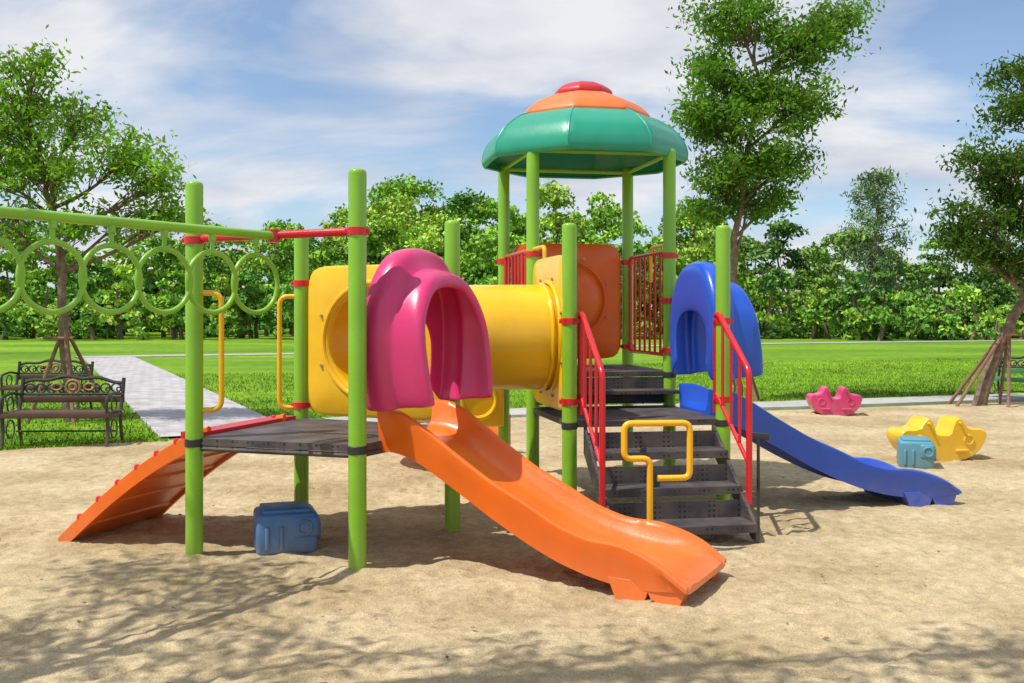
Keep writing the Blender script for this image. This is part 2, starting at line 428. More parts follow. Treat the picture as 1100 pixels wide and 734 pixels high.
def back_slide():
    E = make_empty('spiral_slide', (-.5, 10.4, 0)); V = []; F = []; n = 40
    c0 = Vector((-.1, 10.35)); R = .62
    for i in range(n):
        t = i / (n - 1); ang = math.radians(-75 - 230 * t); c = Vector((c0.x + R * math.cos(ang) * 1.0 - .45, c0.y + R * math.sin(ang) + .1)); r = Vector((math.cos(ang), math.sin(ang)))
        z = 1.08 - .9 * t
        for a, h in ((-.27, .0), (-.3, .2), (-.27, .21), (-.22, .03), (.2, .0), (.27, .28), (.31, .3), (.31, -.05), (-.27, -.05)):
            p = c + r * a; V.append((p.x, p.y, z + h))
    for j in range(n - 1):
        for i in range(9): k = (i + 1) % 9; F.append((j * 9 + i, j * 9 + k, j * 9 + 9 + k, j * 9 + 9 + i))
    mb = MB(); mb.add(V, F); mb.obj('chute', M_ORANGE, E, ang=50)
    mb = MB(); mb.lathe([(.055, -.1), (.055, 1.3), (.001, 1.32)], (-.5, 10.4, 0), 20); mb.obj('centre_post', M_YELLOW, E)
    mb = MB(); mb.box((-.32, 9.55, .78), (.5, .06, .52), .25, bev=.025)
    mb.torus((-.32, 9.51, .78), .17, .025, (math.cos(.25), math.sin(.25), 0), (0, 0, 1), 32, 8)
    mb.obj('side_panel', M_YELLOW, E)
back_slide()

def barrier(name, p0, p1, z0, z1, nb, mat=M_RED, gap=.09):
    u, l = unit(p0, p1); mb = MB(); a = Vector(p0) + u * gap; b = Vector(p1) - u * gap
    mb.tube(rpath([V3(a, z0), V3(a, z1), V3(b, z1), V3(b, z0), V3(a, z0)], .04), .018, 10)
    for i in range(nb):
        q = a + (b - a) * ((i + 1) / (nb + 1)); mb.tube([V3(q, z0), V3(q, z1)], .012, 8)
    for z in (z0 + .08, z1 - .08):
        mb.tube([V3(p0, z), V3(a, z)], .014, 8); mb.tube([V3(b, z), V3(p1, z)], .014, 8)
    mb.obj(name, mat, PS)
barrier('right_barrier', F2, B2, 1.24, 2.16, 6)
barrier('left_barrier', F1, B1, 1.24, 2.16, 6)
mb = MB(); u, l = unit(F1, G1)
b = Vector(F1) + u * .42
mb.tube(rpath([V3(F1, 2.16), V3(b, 2.16), V3(b, 1.98)], .06), .018, 10)
b2 = Vector(F2) + (Vector(B2) - Vector(F2)).normalized() * .5
mb.tube(rpath([V3(F2, 2.22), V3(b2, 2.22), V3(b2, 1.9)], .06), .016, 10)
uAD, _ = unit(A, D)
for p, off, zb in ((A, Vector((.17, .02)), .98), (D, Vector((-.165, -.02)), .88)):
    q = Vector(p) + off
    mb.tube(rpath([V3(p, 1.74), V3(q, 1.74), V3(q, zb), V3(p, zb)], .07, 6), .018, 12)
mb.obj('grab_handles', M_YTUBE, PS)

# ---- stairs
uG, lG = unit(G1, G2); nG = Vector((uG.y, -uG.x))
mb = MB(); a0 = Vector(G1) + uG * .12; b0 = Vector(G2) - uG * .08
RUN = .185
for i, z in enumerate((.60, .38, .165)):
    d0 = .06 + .25 * i; d1 = d0 + .25 + (.03 if i == 2 else 0)
    mb.prism([a0 + nG * d0, b0 + nG * d0, b0 + nG * d1, a0 + nG * d1], z - .035, z)
    mb.prism([a0 + nG * (d1 - .006), b0 + nG * (d1 - .006), b0 + nG * (d1 + .002), a0 + nG * (d1 + .002)], z - .055, z - .002)
    mb.prism([a0 + nG * (d0 + .002), b0 + nG * (d0 + .002), b0 + nG * (d0 + .012), a0 + nG * (d0 + .012)], z + .002, z + .12)
for q in (a0, b0):
    V = []
    for w in (-.012, .012):
        for (d, z) in ((0, .76), (0, .56), (.76, .05), (.84, .05), (.84, .13)):
            r = q + nG * d + uG * w; V.append((r.x, r.y, z))
    mb.add(V, [(0, 1, 2, 3, 4), (9, 8, 7, 6, 5), (0, 5, 6, 1), (1, 6, 7, 2), (2, 7, 8, 3), (3, 8, 9, 4), (4, 9, 5, 0)])
    r = q + nG * .82; mb.tube([V3(r, -.1), V3(r, .12)], .016, 8)
mb.obj('stairs', M_DECK, PS, smooth=False)
mb = MB()
for q in (a0 - uG * .03, b0 + uG * .03):
    def S_(d, z): r = q + nG * d; return Vector((r.x, r.y, z))
    mb.tube(rpath([S_(-.02, .85), S_(-.02, 1.60), S_(.05, 1.60), S_(.62, 1.20), S_(.62, .26)], .06, 5), .022, 12)
    mb.tube([S_(-.02, 1.0), S_(.62, .54)], .016, 8)
    for i in range(3):
        d = .12 + i * .165; mb.tube([S_(d, 1.0 - (d + .02) * .72), S_(d, 1.60 - (d - .02) * .70)], .012, 8)
mb.obj('stair_handrails', M_RED, PS)
mb = MB(); y0 = 6.5
def K(x, z): return Vector((x, y0 + (x - .9) * .1, z))
mb.tube(rpath([K(.90, -.1), K(.90, .66), K(.73, .66), K(.73, .89), K(1.165, .89), K(1.165, .53), K(.95, .53)], .05, 5), .021, 12)
mb.obj('step_loop_handle', M_YTUBE, PS)
mb = MB(); mb.tube([Vector((1.78, 7.2, -.1)), Vector((1.78, 7.2, .70))], .012, 8); mb.box((1.78, 7.2, .72), (.16, .012, .05), -.5, bev=.003)
mb.obj('sign_stake', M_IRON, PS)

# ---- canopy
cc = (.66, 9.28)
def facet(k, bl=.85):
    def f(th):
        m = (th + .2) % (2 * math.pi / k) - math.pi / k
        return 1 + bl * (math.cos(math.pi / k) / math.cos(m) - 1) + bl * .02
    return f
def dens(prof, n=4):
    P = [Vector((a, b)) for a, b in prof]; out = []
    for i in range(len(P) - 1):
        p0 = P[max(i - 1, 0)]; p1 = P[i]; p2 = P[i + 1]; p3 = P[min(i + 2, len(P) - 1)]
        for k in range(n):
            t = k / n; q = .5 * (2 * p1 + (p2 - p0) * t + (2 * p0 - 5 * p1 + 4 * p2 - p3) * t * t + (3 * p1 - p0 - 3 * p2 + p3) * t ** 3); out.append((q.x, q.y))
    out.append(prof[-1]); return out
mb = MB(); mb.lathe(dens([(.915, 2.99), (.935, 3.02), (.938, 3.07), (.92, 3.14), (.87, 3.225), (.79, 3.30), (.70, 3.36), (.60, 3.40)]), (cc[0], cc[1], 0), 96, fn=facet(8, .9))
mb.f = mb.f[:-2]; mb.m = mb.m[:-2]
mb.obj('roof_skirt', M_TEAL, PS, ang=35, solid=.02)
mb = MB(); mb.lathe(dens([(.60, 3.385), (.612, 3.41), (.60, 3.44), (.53, 3.51), (.43, 3.565), (.30, 3.62), (.2, 3.64)]), (cc[0], cc[1], 0), 96, fn=facet(8, .9))
mb.obj('roof_middle', M_ORANGE2, PS, ang=35)
mb = MB(); mb.lathe(dens([(.265, 3.615), (.272, 3.645), (.255, 3.68), (.20, 3.72), (.11, 3.75), (.001, 3.76)]), (cc[0], cc[1], 0), 96, fn=facet(8, .8))
mb.obj('roof_cap', M_REDP, PS, ang=35)
mb = MB()
for i in range(8):
    th = -.2 + i * math.pi / 4
    pts = [(cc[0] + r * 1.016 * math.cos(th), cc[1] + r * 1.016 * math.sin(th), z) for r, z in dens([(.938, 3.02), (.94, 3.08), (.92, 3.15), (.87, 3.232), (.79, 3.307), (.70, 3.366), (.62, 3.402)])]
    mb.tube(pts, .012, 8)
mb.obj('roof_seams', M_TEAL, PS)
mb = MB()
for p, q in ((F1, F2), (F2, B2), (B2, B1), (B1, F1)): mb.tube([V3(p, 3.02), V3(q, 3.02)], .02, 10)
mb.obj('roof_frame', M_GREEN, PS)

# ---- climbing ramp
RE = make_empty('climbing_ramp', (-2.4, 7.2, 0))
s0 = Vector((-2.02, 6.60)); s1 = Vector((-1.70, 7.50)); uR = (s1 - s0).normalized(); wR = (s1 - s0).length; nR = Vector((-.965, .262)); LR = 1.17
def ramp(s_, a, h):
    z = .80 - .80 * s_ ** 1.12 + .05 * math.sin(math.pi * s_)
    p = s0 + uR * (a * wR) + nR * (s_ * LR); return (p.x, p.y, z + h)
mb = MB(); V = []; F = []; n = 24
prof = [(0, -.06), (0, .05), (.015, .06), (.04, .05), (.06, .0), (.94, .0), (.96, .05), (.985, .06), (1, .05), (1, -.06), (.97, -.06), (.965, -.03), (.035, -.03), (.03, -.06)]
for j in range(n + 1):
    for a, h in prof: V.append(ramp(j / n, a, h))
m = len(prof)
for j in range(n):
    for i in range(m): k = (i + 1) % m; F.append((j * m + i, j * m + k, (j + 1) * m + k, (j + 1) * m + i))
F.append(tuple(range(m))); F.append(tuple(n * m + i for i in range(m)))
mb.add(V, F)
for j in range(1, 6):
    s_ = j / 6; mb.add([ramp(s_ - .01, .04, -.045), ramp(s_ + .01, .04, -.045), ramp(s_ + .01, .96, -.045), ramp(s_ - .01, .96, -.045), ramp(s_ - .01, .04, -.028), ramp(s_ + .01, .04, -.028), ramp(s_ + .01, .96, -.028), ramp(s_ - .01, .96, -.028)],
        [(3, 2, 1, 0), (0, 1, 5, 4), (1, 2, 6, 5), (2, 3, 7, 6), (3, 0, 4, 7)])
mb.obj('ramp_shell', M_ORANGE, RE, ang=40)
mb = MB()
for j in range(7):
    s_ = .08 + j * .13
    for a in (.02, .3, .5, .7, .98):
        c = ramp(s_ + (.03 if a in (.3, .7) else 0), a, .03 if a not in (.02, .98) else .055)
        mb.lathe([(.022, -.01), (.021, .010), (.015, .020), (.001, .024)], c, 14)
mb.obj('climbing_holds', M_RED, RE)
mb = MB(); P0 = Vector(A) + uAD * .08; P1 = Vector(D) - uAD * .08
mb.prism([P0, P1, P1 + nR * .16, P0 + nR * .16], ZD - .02, ZD + .025); mb.obj('top_lip', M_REDP, RE, smooth=False)

# ---- overhead ring ladder
OE = make_empty('overhead_ring_ladder', (-2.3, 5.1, 0)); ZB = 2.095
def LP(t, z): return Vector((-1.5 - .97 * t, 6.28 - 1.48 * t, z))
mb = MB(); mb.tube([LP(0, ZB), LP(1.75, ZB)], .028, 16)
bd = Vector((-.97, -1.48, 0)).normalized()
for k in range(9):
    t = .085 + .19 * k; c = LP(t, 1.79)
    mb.tube([LP(t, ZB), LP(t, 1.97)], .013, 10)
    mb.torus(c, .178, .015, bd, (0, 0, 1), 44, 12)
    mb.lathe([(.001, -.02), (.022, -.02), (.022, .02), (.001, .02)], LP(t, ZB - .04), 12)
for sgn in (-1, 1):
    q = LP(1.75, 0) + Vector((bd.y, -bd.x, 0)) * .5 * sgn
    mb.lathe([(PR, -.2), (PR, 2.45), (.001, 2.47)], (q.x, q.y, 0), 20)
    mb.tube([Vector((q.x, q.y, ZB)), LP(1.75, ZB)], .03, 12)
mb.obj('beam_and_rings', M_GREEN, OE)
mb = MB(); mb.tube([V3(A, 2.09), V3(B, 2.11)], .026, 14)
mb.lathe([(.001, -.045), (.04, -.04), (.04, .04), (.001, .045)], LP(0, ZB), 16)
mb.obj('red_crossbar', M_RED, OE)

# ---- loose play objects
def block(name, c, rz, mat, w=.40, d=.34, h=.31):
    E = make_empty(name, (c[0], c[1], 0)); mb = MB()
    R = Matrix.Rotation(rz, 3, 'Z')
    def P(x, y, z): v = R @ Vector((x, y, 0)); return (c[0] + v.x, c[1] + v.y, z)
    mb.box(P(0, 0, h * .48), (w, d, h * .92), rz, bev=.035)
    mb.box(P(.0, 0, h * .95), (w * .80, d * .86, h * .12), rz, bev=.015)
    mb.box(P(w * .3, 0, h * .62), (w * .46, d * 1.06, h * .5), rz, bev=.03)
    for x in (-.13, -.04): mb.box(P(x * w / .4, -d / 2 - .001, h * .42), (.03, .03, h * .5), rz, bev=.012)
    ux = R @ Vector((1, 0, 0)); f = P(.11, -d * .53 - .002, h * .62)
    mb.torus(f, .045, .010, ux, (0, 0, 1), 24, 8)
    for y in (-.09, .09): mb.box(P(w * .53 + .002, y, h * .5), (.02, .04, h * .4), rz, bev=.008)
    mb.obj('body', mat, E, ang=30)
block('plastic_play_block', (-1.53, 6.72), .32, M_BLUE2)
block('plastic_play_block', (4.19, 10.35), -.3, M_TEAL2, .34, .34, .32)

def rocker(name, c, rz, L, H, mat, Wd=.34):
    E = make_empty(name, (c[0], c[1], 0)); mb = MB()
    top = [(0, .60), (.10, .60), (.18, .64), (.24, .82), (.29, .95), (.36, 1.0), (.44, .96), (.50, .86), (.56, .78), (.66, .74), (.76, .73), (.86, .74), (.94, .72), (1.0, .66), (1.01, .57)]
    bot = [(.95, .42), (.86, .27), (.70, .13), (.5, .04), (.25, .0), (.1, -.02)]
    prof = top + bot + [(0, -.02)] + [(-a, b) for a, b in reversed(bot)] + [(-a, b) for a, b in reversed(top[1:])]
    prof = [(a * L / 2, b * H) for a, b in prof]
    n = len(prof); V = []; F = []; R = Matrix.Rotation(rz, 3, 'Z')
    for y, k in [(-Wd / 2, .95), (-Wd / 2 + .015, .985), (-Wd / 2 + .04, 1.0), (Wd / 2 - .04, 1.0), (Wd / 2 - .015, .985), (Wd / 2, .95)]:
        for a, b in prof:
            v = R @ Vector((a * k, y, 0)); V.append((c[0] + v.x, c[1] + v.y, max((b - H * .4) * k + H * .4, -.02)))
    for j in range(5):
        for i in range(n): k = (i + 1) % n; F.append((j * n + i, j * n + k, (j + 1) * n + k, (j + 1) * n + i))
    mb.add(V, F)
    mb.add(V[:n], [tuple(range(n))]); mb.add(V[5 * n:], [tuple(range(n))])
    mb.obj('rocker_shell', mat, E, ang=50)
    mb = MB()
    for sg in (-1, 1):
        v1 = R @ Vector((sg * L * .18, -Wd * .62, 0)); v2 = R @ Vector((sg * L * .18, Wd * .62, 0))
        mb.tube([(c[0] + v1.x, c[1] + v1.y, H * .88), (c[0] + v2.x, c[1] + v2.y, H * .88)], .016, 10)
        v1 = R @ Vector((sg * L * .2, 0, 0))
        mb.box((c[0] + v1.x, c[1] + v1.y, H * .26), (.14, Wd * 1.2, .03), rz, bev=.01)
        v2 = R @ Vector((sg * L * .28, -Wd / 2 - .003, 0)); ux = R @ Vector((1, 0, 0))
        mb.torus((c[0] + v2.x, c[1] + v2.y, H * .5), .05, .010, ux, (0, 0, 1), 20, 6)
    mb.obj('handles', mat, E)
rocker('seesaw_rocker', (4.66, 10.95), .12, 1.0, .48, M_YELLOW)
rocker('seesaw_rocker', (5.1, 15.8), -.1, .80, .46, M_PINK, .4)

# ---- benches
def bench(loc, rz, w=1.30, slat=M_SLAT):
    E = make_empty('park_bench', (loc[0], loc[1], 0)); R = Matrix.Rotation(rz, 3, 'Z')
    def P(x, y, z): v = R @ Vector((x, y, 0)); return Vector((loc[0] + v.x, loc[1] + v.y, z))
    mb = MB()
    for i in range(5): mb.box(P(0, -.22 + i * .095, .41 - (.012 if i in (3, 4) else 0)), (w, .08, .035), rz, bev=.006)
    mb.box(P(0, .27, .54), (w, .03, .08), rz, bev=.006)
    mb.box(P(0, -.27, .385), (w, .02, .06), rz, bev=.004)
    mb.obj('seat_slats', slat, E)
    mb = MB()
    for s_ in (-1, 1):
        x = s_ * (w / 2 - .03)
        mb.tube(rpath([P(x, -.27, -.02), P(x, -.22, .2), P(x, -.25, .39), P(x, .2, .37), P(x, .30, .6), P(x, .34, .80)], .08), .025, 8)
        mb.tube(rpath([P(x, .30, -.02), P(x, .22, .2), P(x, .22, .37)], .08), .022, 8)
        mb.tube(rpath([P(x, -.26, .39), P(x, -.28, .60), P(x, .0, .64), P(x, .29, .60)], .08), .02, 8)
        mb.torus(P(x, -.02, .50), .09, .010, R @ Vector((0, 1, 0)), (0, 0, 1), 20, 6)
        mb.torus(P(x, -.02, .2), .11, .010, R @ Vector((0, 1, 0)), (0, 0, 1), 20, 6)
    top = [P(-w / 2 + .03 + (w - .06) * t, .34, .74 + .07 * math.sin(math.pi * t) + .015 * math.sin(6 * math.pi * t)) for t in np.linspace(0, 1, 30)]
    mb.tube(top, .022, 8); mb.tube([P(-w / 2 + .03, .31, .60), P(w / 2 - .03, .31, .60)], .018, 8)
    ux = R @ Vector((1, 0, 0))
    for i in range(9):
        x = -w / 2 + .12 + i * (w - .24) / 8
        if i == 4: continue
        mb.torus(P(x, .33, .675), .055, .012, ux, (0, 0, 1), 20, 6, sx=1.1)
        mb.torus(P(x + .03, .33, .66), .025, .010, ux, (0, 0, 1), 14, 6)
    mb.tube([P(-w / 2 + .05, .1, .16), P(w / 2 - .05, .1, .16)], .012, 6)
    mb.obj('iron_frame', M_IRON, E)
    mb = MB()
    mb.torus(P(0, .32, .69), .085, .018, ux, (0, 0, 1), 28, 8); mb.torus(P(0, .32, .69), .04, .022, ux, (0, 0, 1), 20, 8)
    for s_ in (-1, 1): mb.torus(P(s_ * .2, .32, .69), .04, .016, ux, (0, 0, 1), 20, 8, sx=1.5)
    mb.obj('medallions', M_BRASS, E)
bench((-5.50, 12.2), .05)
bench((-7.75, 16.6), .0, 1.3)
bench((9.55, 18.4), -.9, 1.4, M_GBENCH)

# ------------------------------------------------------------------ ground, sand, paths
def fast_mesh(name, V, F4, mats, cols=None, smooth=False):
    me = bpy.data.meshes.new(name); V = np.asarray(V, dtype=np.float32); F4 = np.asarray(F4, dtype=np.int32)
    k = F4.shape[1]
    me.vertices.add(len(V)); me.vertices.foreach_set('co', V.ravel())
    me.loops.add(F4.size); me.loops.foreach_set('vertex_index', F4.ravel())
    me.polygons.add(len(F4)); me.polygons.foreach_set('loop_start', np.arange(0, F4.size, k, dtype=np.int32))
    me.polygons.foreach_set('loop_total', np.full(len(F4), k, dtype=np.int32))
    if cols is not None:
        ca = me.color_attributes.new('Col', 'FLOAT_COLOR', 'POINT'); c4 = np.ones((len(V), 4), dtype=np.float32); c4[:, :3] = cols
        ca.data.foreach_set('color', c4.ravel())
    if smooth: me.polygons.foreach_set('use_smooth', np.ones(len(F4), dtype=bool))
    for m in mats: me.materials.append(m)
    me.update(calc_edges=True); me.validate()
    o = bpy.data.objects.new(name, me); scene.collection.objects.link(o); return o

bx = [-16, -9, -6, -4.4, -3, 0, 4.7, 9.6, 18]; by = [9.2, 10.3, 11.6, 12.6, 13.6, 15.4, 16.6, 18.3, 20.4]
def bnd(x): return np.interp(x, bx, by) + .10 * np.sin(np.asarray(x) * 2.1) * (np.asarray(x) < -3) + .05 * np.sin(np.asarray(x) * 7.3) * (np.asarray(x) < -3)

def vnoise(X, Y, sc, seed):
    r = np.random.default_rng(seed); G = r.random((256, 256)); x = X / sc + 1000; y = Y / sc + 1000
    xi = np.floor(x).astype(int); yi = np.floor(y).astype(int); fx = x - xi; fy = y - yi
    fx = fx * fx * (3 - 2 * fx); fy = fy * fy * (3 - 2 * fy)
    g = lambda a, b: G[a % 256, b % 256]
    return (g(xi, yi) * (1 - fx) + g(xi + 1, yi) * fx) * (1 - fy) + (g(xi, yi + 1) * (1 - fx) + g(xi + 1, yi + 1) * fx) * fy - .5

gx = np.concatenate([np.linspace(-2500, -60, 12), np.linspace(-50, 60, 12), np.linspace(80, 2500, 12)])
gy = np.concatenate([np.linspace(-400, -20, 6), np.linspace(-10, 120, 14), np.linspace(150, 3500, 14)])
X, Y = np.meshgrid(gx, gy); V = np.stack([X, Y, X * 0], -1).reshape(-1, 3); nx = len(gx)
I = np.arange(len(gy) - 1)[:, None] * nx + np.arange(nx - 1)[None, :]
F = np.stack([I, I + 1, I + nx + 1, I + nx], -1).reshape(-1, 4)
fast_mesh('grass_lawn', V, F, [M_GRASS], smooth=True)

cx_ = np.concatenate([np.linspace(-16, -5, 90), np.linspace(-4.97, 6, 460), np.linspace(6.05, 18, 100)])
tt = np.concatenate([np.linspace(0, .28, 20)[:-1], np.linspace(.28, .72, 380), np.linspace(.722, 1, 90)])
X, T = np.meshgrid(cx_, tt); Yb = bnd(X); Y = -5 + (Yb + 5) * T
Z = .026 + .012 * vnoise(X, Y, .55, 1) + .014 * vnoise(X, Y, .19, 2) + .017 * vnoise(X, Y, .075, 5) + .012 * vnoise(X, Y, .045, 15) + .02 * vnoise(X, Y, 1.7, 9)
fr = np.random.default_rng(5)
for i in range(420):
    fx = fr.uniform(-5, 7); fy = fr.uniform(2.6, 11); an = fr.uniform(0, 3.14); a_, b_ = fr.uniform(.10, .14), fr.uniform(.04, .06)
    msk = (np.abs(X - fx) < .3) & (np.abs(Y - fy) < .3)
    dx = (X[msk] - fx); dy = (Y[msk] - fy); p = dx * math.cos(an) + dy * math.sin(an); q = -dx * math.sin(an) + dy * math.cos(an)
    rr = (p / a_) ** 2 + (q / b_) ** 2
    Z[msk] += -.020 * np.exp(-rr ** 2) + .008 * np.exp(-(rr - 1.7) ** 2 * 2)
for p in (A, B, C, D, G1, G2):
    r2 = (X - p[0]) ** 2 + (Y - p[1]) ** 2; Z += .03 * np.exp(-r2 / .02)
Z = np.maximum(Z, .006); Z = np.where(T > .985, .008 + (Z - .008) * np.clip((1 - T) / .015, 0, 1), Z)
V = np.stack([X, Y, Z], -1).reshape(-1, 3); nx = len(cx_)
I = np.arange(len(tt) - 1)[:, None] * nx + np.arange(nx - 1)[None, :]
F = np.stack([I, I + 1, I + nx + 1, I + nx], -1).reshape(-1, 4)
fast_mesh('sand', V, F, [M_SAND], smooth=True)

def strip(name, pts, w, z, mat=M_PAVE):
    P = []
    for i in range(len(pts) - 1):
        for k in range(8): t = k / 8; P.append((pts[i][0] * (1 - t) + pts[i + 1][0] * t, pts[i][1] * (1 - t) + pts[i + 1][1] * t))
    P.append(pts[-1]); mb = MB(); V = []; n = len(P)
    for i in range(n):
        a = P[max(i - 1, 0)]; b = P[min(i + 1, n - 1)]; u, _ = unit(a, b); nn = Vector((-u.y, u.x)); p = Vector(P[i]); ww = w
        for s_, zz in ((-ww / 2 - .002, -.02), (-ww / 2, z), (ww / 2, z), (ww / 2 + .002, -.02)):
            q = p + nn * s_; V.append((q.x, q.y, zz))
    F = [(i * 4 + k, i * 4 + k + 1, i * 4 + 5 + k, i * 4 + 4 + k) for i in range(n - 1) for k in range(3)]
    mb.add(V, F); return mb.obj(name, mat, smooth=False)
strip('paved_path', [(-3.72, 13.15), (-4.6, 15.0), (-7.6, 21.4), (-11.2, 29), (-14.9, 36.8)], 1.75, .03)
strip('concrete_path', [(-16, 36.6), (-13.5, 37.9), (-5.5, 41), (4, 48), (14, 54), (30, 60), (60, 64)], 1.3, .04, M_CONC)
strip('concrete_path', [(x, float(bnd(x)) + .68) for x in (-2.6, -1, 1, 3, 4.7, 7, 9.6, 12, 15, 18)], 1.0, .05, M_CONC)

N = 90000
gxx = NP.uniform(-13, 16, N); dd = NP.random(N) ** 1.8 * 16; gyy = bnd(gxx) - .12 + dd
def dist_seg(px, py, a, b):
    ax, ay = a; bx_, by_ = b; t = np.clip(((px - ax) * (bx_ - ax) + (py - ay) * (by_ - ay)) / ((bx_ - ax) ** 2 + (by_ - ay) ** 2), 0, 1)
    return np.hypot(px - ax - t * (bx_ - ax), py - ay - t * (by_ - ay))
keep = np.ones(N, bool)
pp = [(-3.72, 13.15), (-4.6, 15.0), (-7.6, 21.4), (-11.2, 29), (-14.9, 36.8)]
for a, b in zip(pp[:-1], pp[1:]): keep &= dist_seg(gxx, gyy, a, b) > .86
keep &= ~((gxx > -3.1) & (gyy < bnd(gxx) + 1.2))
gxx = gxx[keep]; gyy = gyy[keep]; n = len(gxx)
hh = NP.uniform(.025, .07, n); ww = NP.uniform(.006, .014, n); an = NP.uniform(0, np.pi, n); lx = NP.normal(0, .03, n); ly = NP.normal(0, .03, n)
V = np.zeros((n, 3, 3)); V[:, 0] = np.stack([gxx - ww * np.cos(an), gyy - ww * np.sin(an), np.zeros(n)], -1)
V[:, 1] = np.stack([gxx + ww * np.cos(an), gyy + ww * np.sin(an), np.zeros(n)], -1); V[:, 2] = np.stack([gxx + lx, gyy + ly, hh], -1)
patch = .8 + .7 * vnoise(gxx, gyy, 1.3, 33) + .5 * vnoise(gxx, gyy, .4, 34)
col = np.repeat(np.array([.24, .43, .03])[None] * (patch * NP.uniform(.6, 1.35, n))[:, None], 3, 0)
fast_mesh('grass_blades', V.reshape(-1, 3), np.arange(3 * n).reshape(-1, 3), [M_BLADE], cols=col)

# ------------------------------------------------------------------ foliage
def leaf_quads(P, L, Wr, col, var, rng, droop=.3):
    n = len(P); a = rng.normal(size=(n, 3)); a[:, 2] -= droop; a /= np.linalg.norm(a, axis=1)[:, None]
    b = np.cross(a, rng.normal(size=(n, 3))); b /= np.linalg.norm(b, axis=1)[:, None]
    l = L * rng.uniform(.6, 1.3, (n, 1)); w = l * Wr
    V = np.stack([P - a * l * .5, P + b * w * .5, P + a * l * .5, P - b * w * .5], 1).reshape(-1, 3)
    c = np.asarray(col) * rng.uniform(1 - var, 1 + var, (n, 1)) * np.stack([rng.uniform(.8, 1.25, n), np.ones(n), rng.uniform(.6, 1.3, n)], -1)
    return V, np.repeat(c, 4, 0)

def tree(name, base, trunk, ells, tips, lpt, leaf, col, seed, tr=.09, poles=True, sig=.2, gap=-.35):
    rng = np.random.default_rng(seed); R = random.Random(seed)
    E = make_empty(name, (base[0], base[1], 0)); mb = MB()
    T = [Vector((base[0], base[1], -.1))] + [Vector(p) for p in trunk]
    pts = []
    for i in range(len(T) - 1):
        for k in range(5):
            t = k / 5; pts.append(T[i].lerp(T[i + 1], t) + Vector((R.gauss(0, .02), R.gauss(0, .02), 0)))
    pts.append(T[-1]); n = len(pts)
    mb.tube(pts, [tr * (1.25 if i == 0 else 1) * (1 - .78 * i / n) for i in range(n)], 12)
    LV = []; LC = []
    kv = rng.normal(size=(4, 3)); kv = kv / np.linalg.norm(kv, axis=1)[:, None] * (2 * math.pi / rng.uniform(.7, 1.3, (4, 1))); ph = rng.uniform(0, 6.28, 4)
    wt = np.array([e[1][0] * e[1][1] * e[1][2] for e in ells]) ** .6; wt /= wt.sum()
    for ei, (c, r) in enumerate(ells):
        c = Vector(c)
        cand = [p for p in pts[n // 3:] if p.z < c.z - .75] or pts[n // 3:n // 3 + 1]
        st = min(cand, key=lambda p: (p - c).length); md = st.lerp(c, .5) + Vector((R.gauss(0, .1), R.gauss(0, .1), -.10))
        limb = [st * (1 - t) ** 2 + md * 2 * t * (1 - t) + c * t * t for t in [k / 8 for k in range(9)]]
        mb.tube(limb, [tr * .40 * (1 - .75 * k / 9) for k in range(9)], 7)
        for _ in range(max(4, int(tips * wt[ei]))):
            d = rng.normal(size=3); d /= np.linalg.norm(d); q = rng.random() ** .45 * 1.12
            tip = c + Vector((d[0] * r[0] * q, d[1] * r[1] * q, d[2] * r[2] * q))
            f = sum(math.sin(float(kv[i] @ np.array(tip)) + ph[i]) for i in range(4)) / 2
            if f < gap: continue
            s = R.choice(limb[3:]); mid = s.lerp(tip, .55) + Vector((0, 0, R.uniform(-.02, .12)))
            tw_ = [s * (1 - t) ** 2 + mid * 2 * t * (1 - t) + tip * t * t for t in (0, .25, .5, .75, 1)]
            mb.tube(tw_, [tr * .12, tr * .10, tr * .08, tr * .06, tr * .03], 4)
            m = int(lpt * R.uniform(.4, 1.5)); k = rng.random(m) ** .5
            A_ = np.array(s.lerp(tip, .5)); B_ = np.array(tip)
            P = A_ + (B_ - A_) * k[:, None] + rng.normal(0, sig, (m, 3)) * np.array([1, 1, .6]) * (.4 + .6 * k[:, None])
            v, cc_ = leaf_quads(P, leaf, .40, np.asarray(col) * R.uniform(.55, 1.35), .3, rng, .5); LV.append(v); LC.append(cc_)
    mb.obj('trunk_and_limbs', M_BARK, E, ang=60)
    V = np.concatenate(LV); Cc = np.concatenate(LC)
    o = fast_mesh('foliage', V, np.arange(len(V)).reshape(-1, 4), [M_LEAF], cols=Cc); o.parent = E
    o.matrix_parent_inverse = Matrix.Translation(E.location).inverted()
    if poles:
        mb = MB(); tp = min(pts, key=lambda p: abs(p.z - 1.45))
        for k in range(4):
            a = k * math.pi / 2 + .5; e = Vector((math.cos(a), math.sin(a), 0))
            mb.tube([Vector((base[0], base[1], -.1)) + e * .62, Vector((tp.x, tp.y, 1.55)) - e * .05], .03, 8)
        mb.tube([Vector((tp.x - .22, tp.y - .2, 1.25)), Vector((tp.x + .22, tp.y - .2, 1.25))], .022, 8)
        mb.obj('support_poles', M_POLE, E)
    return E

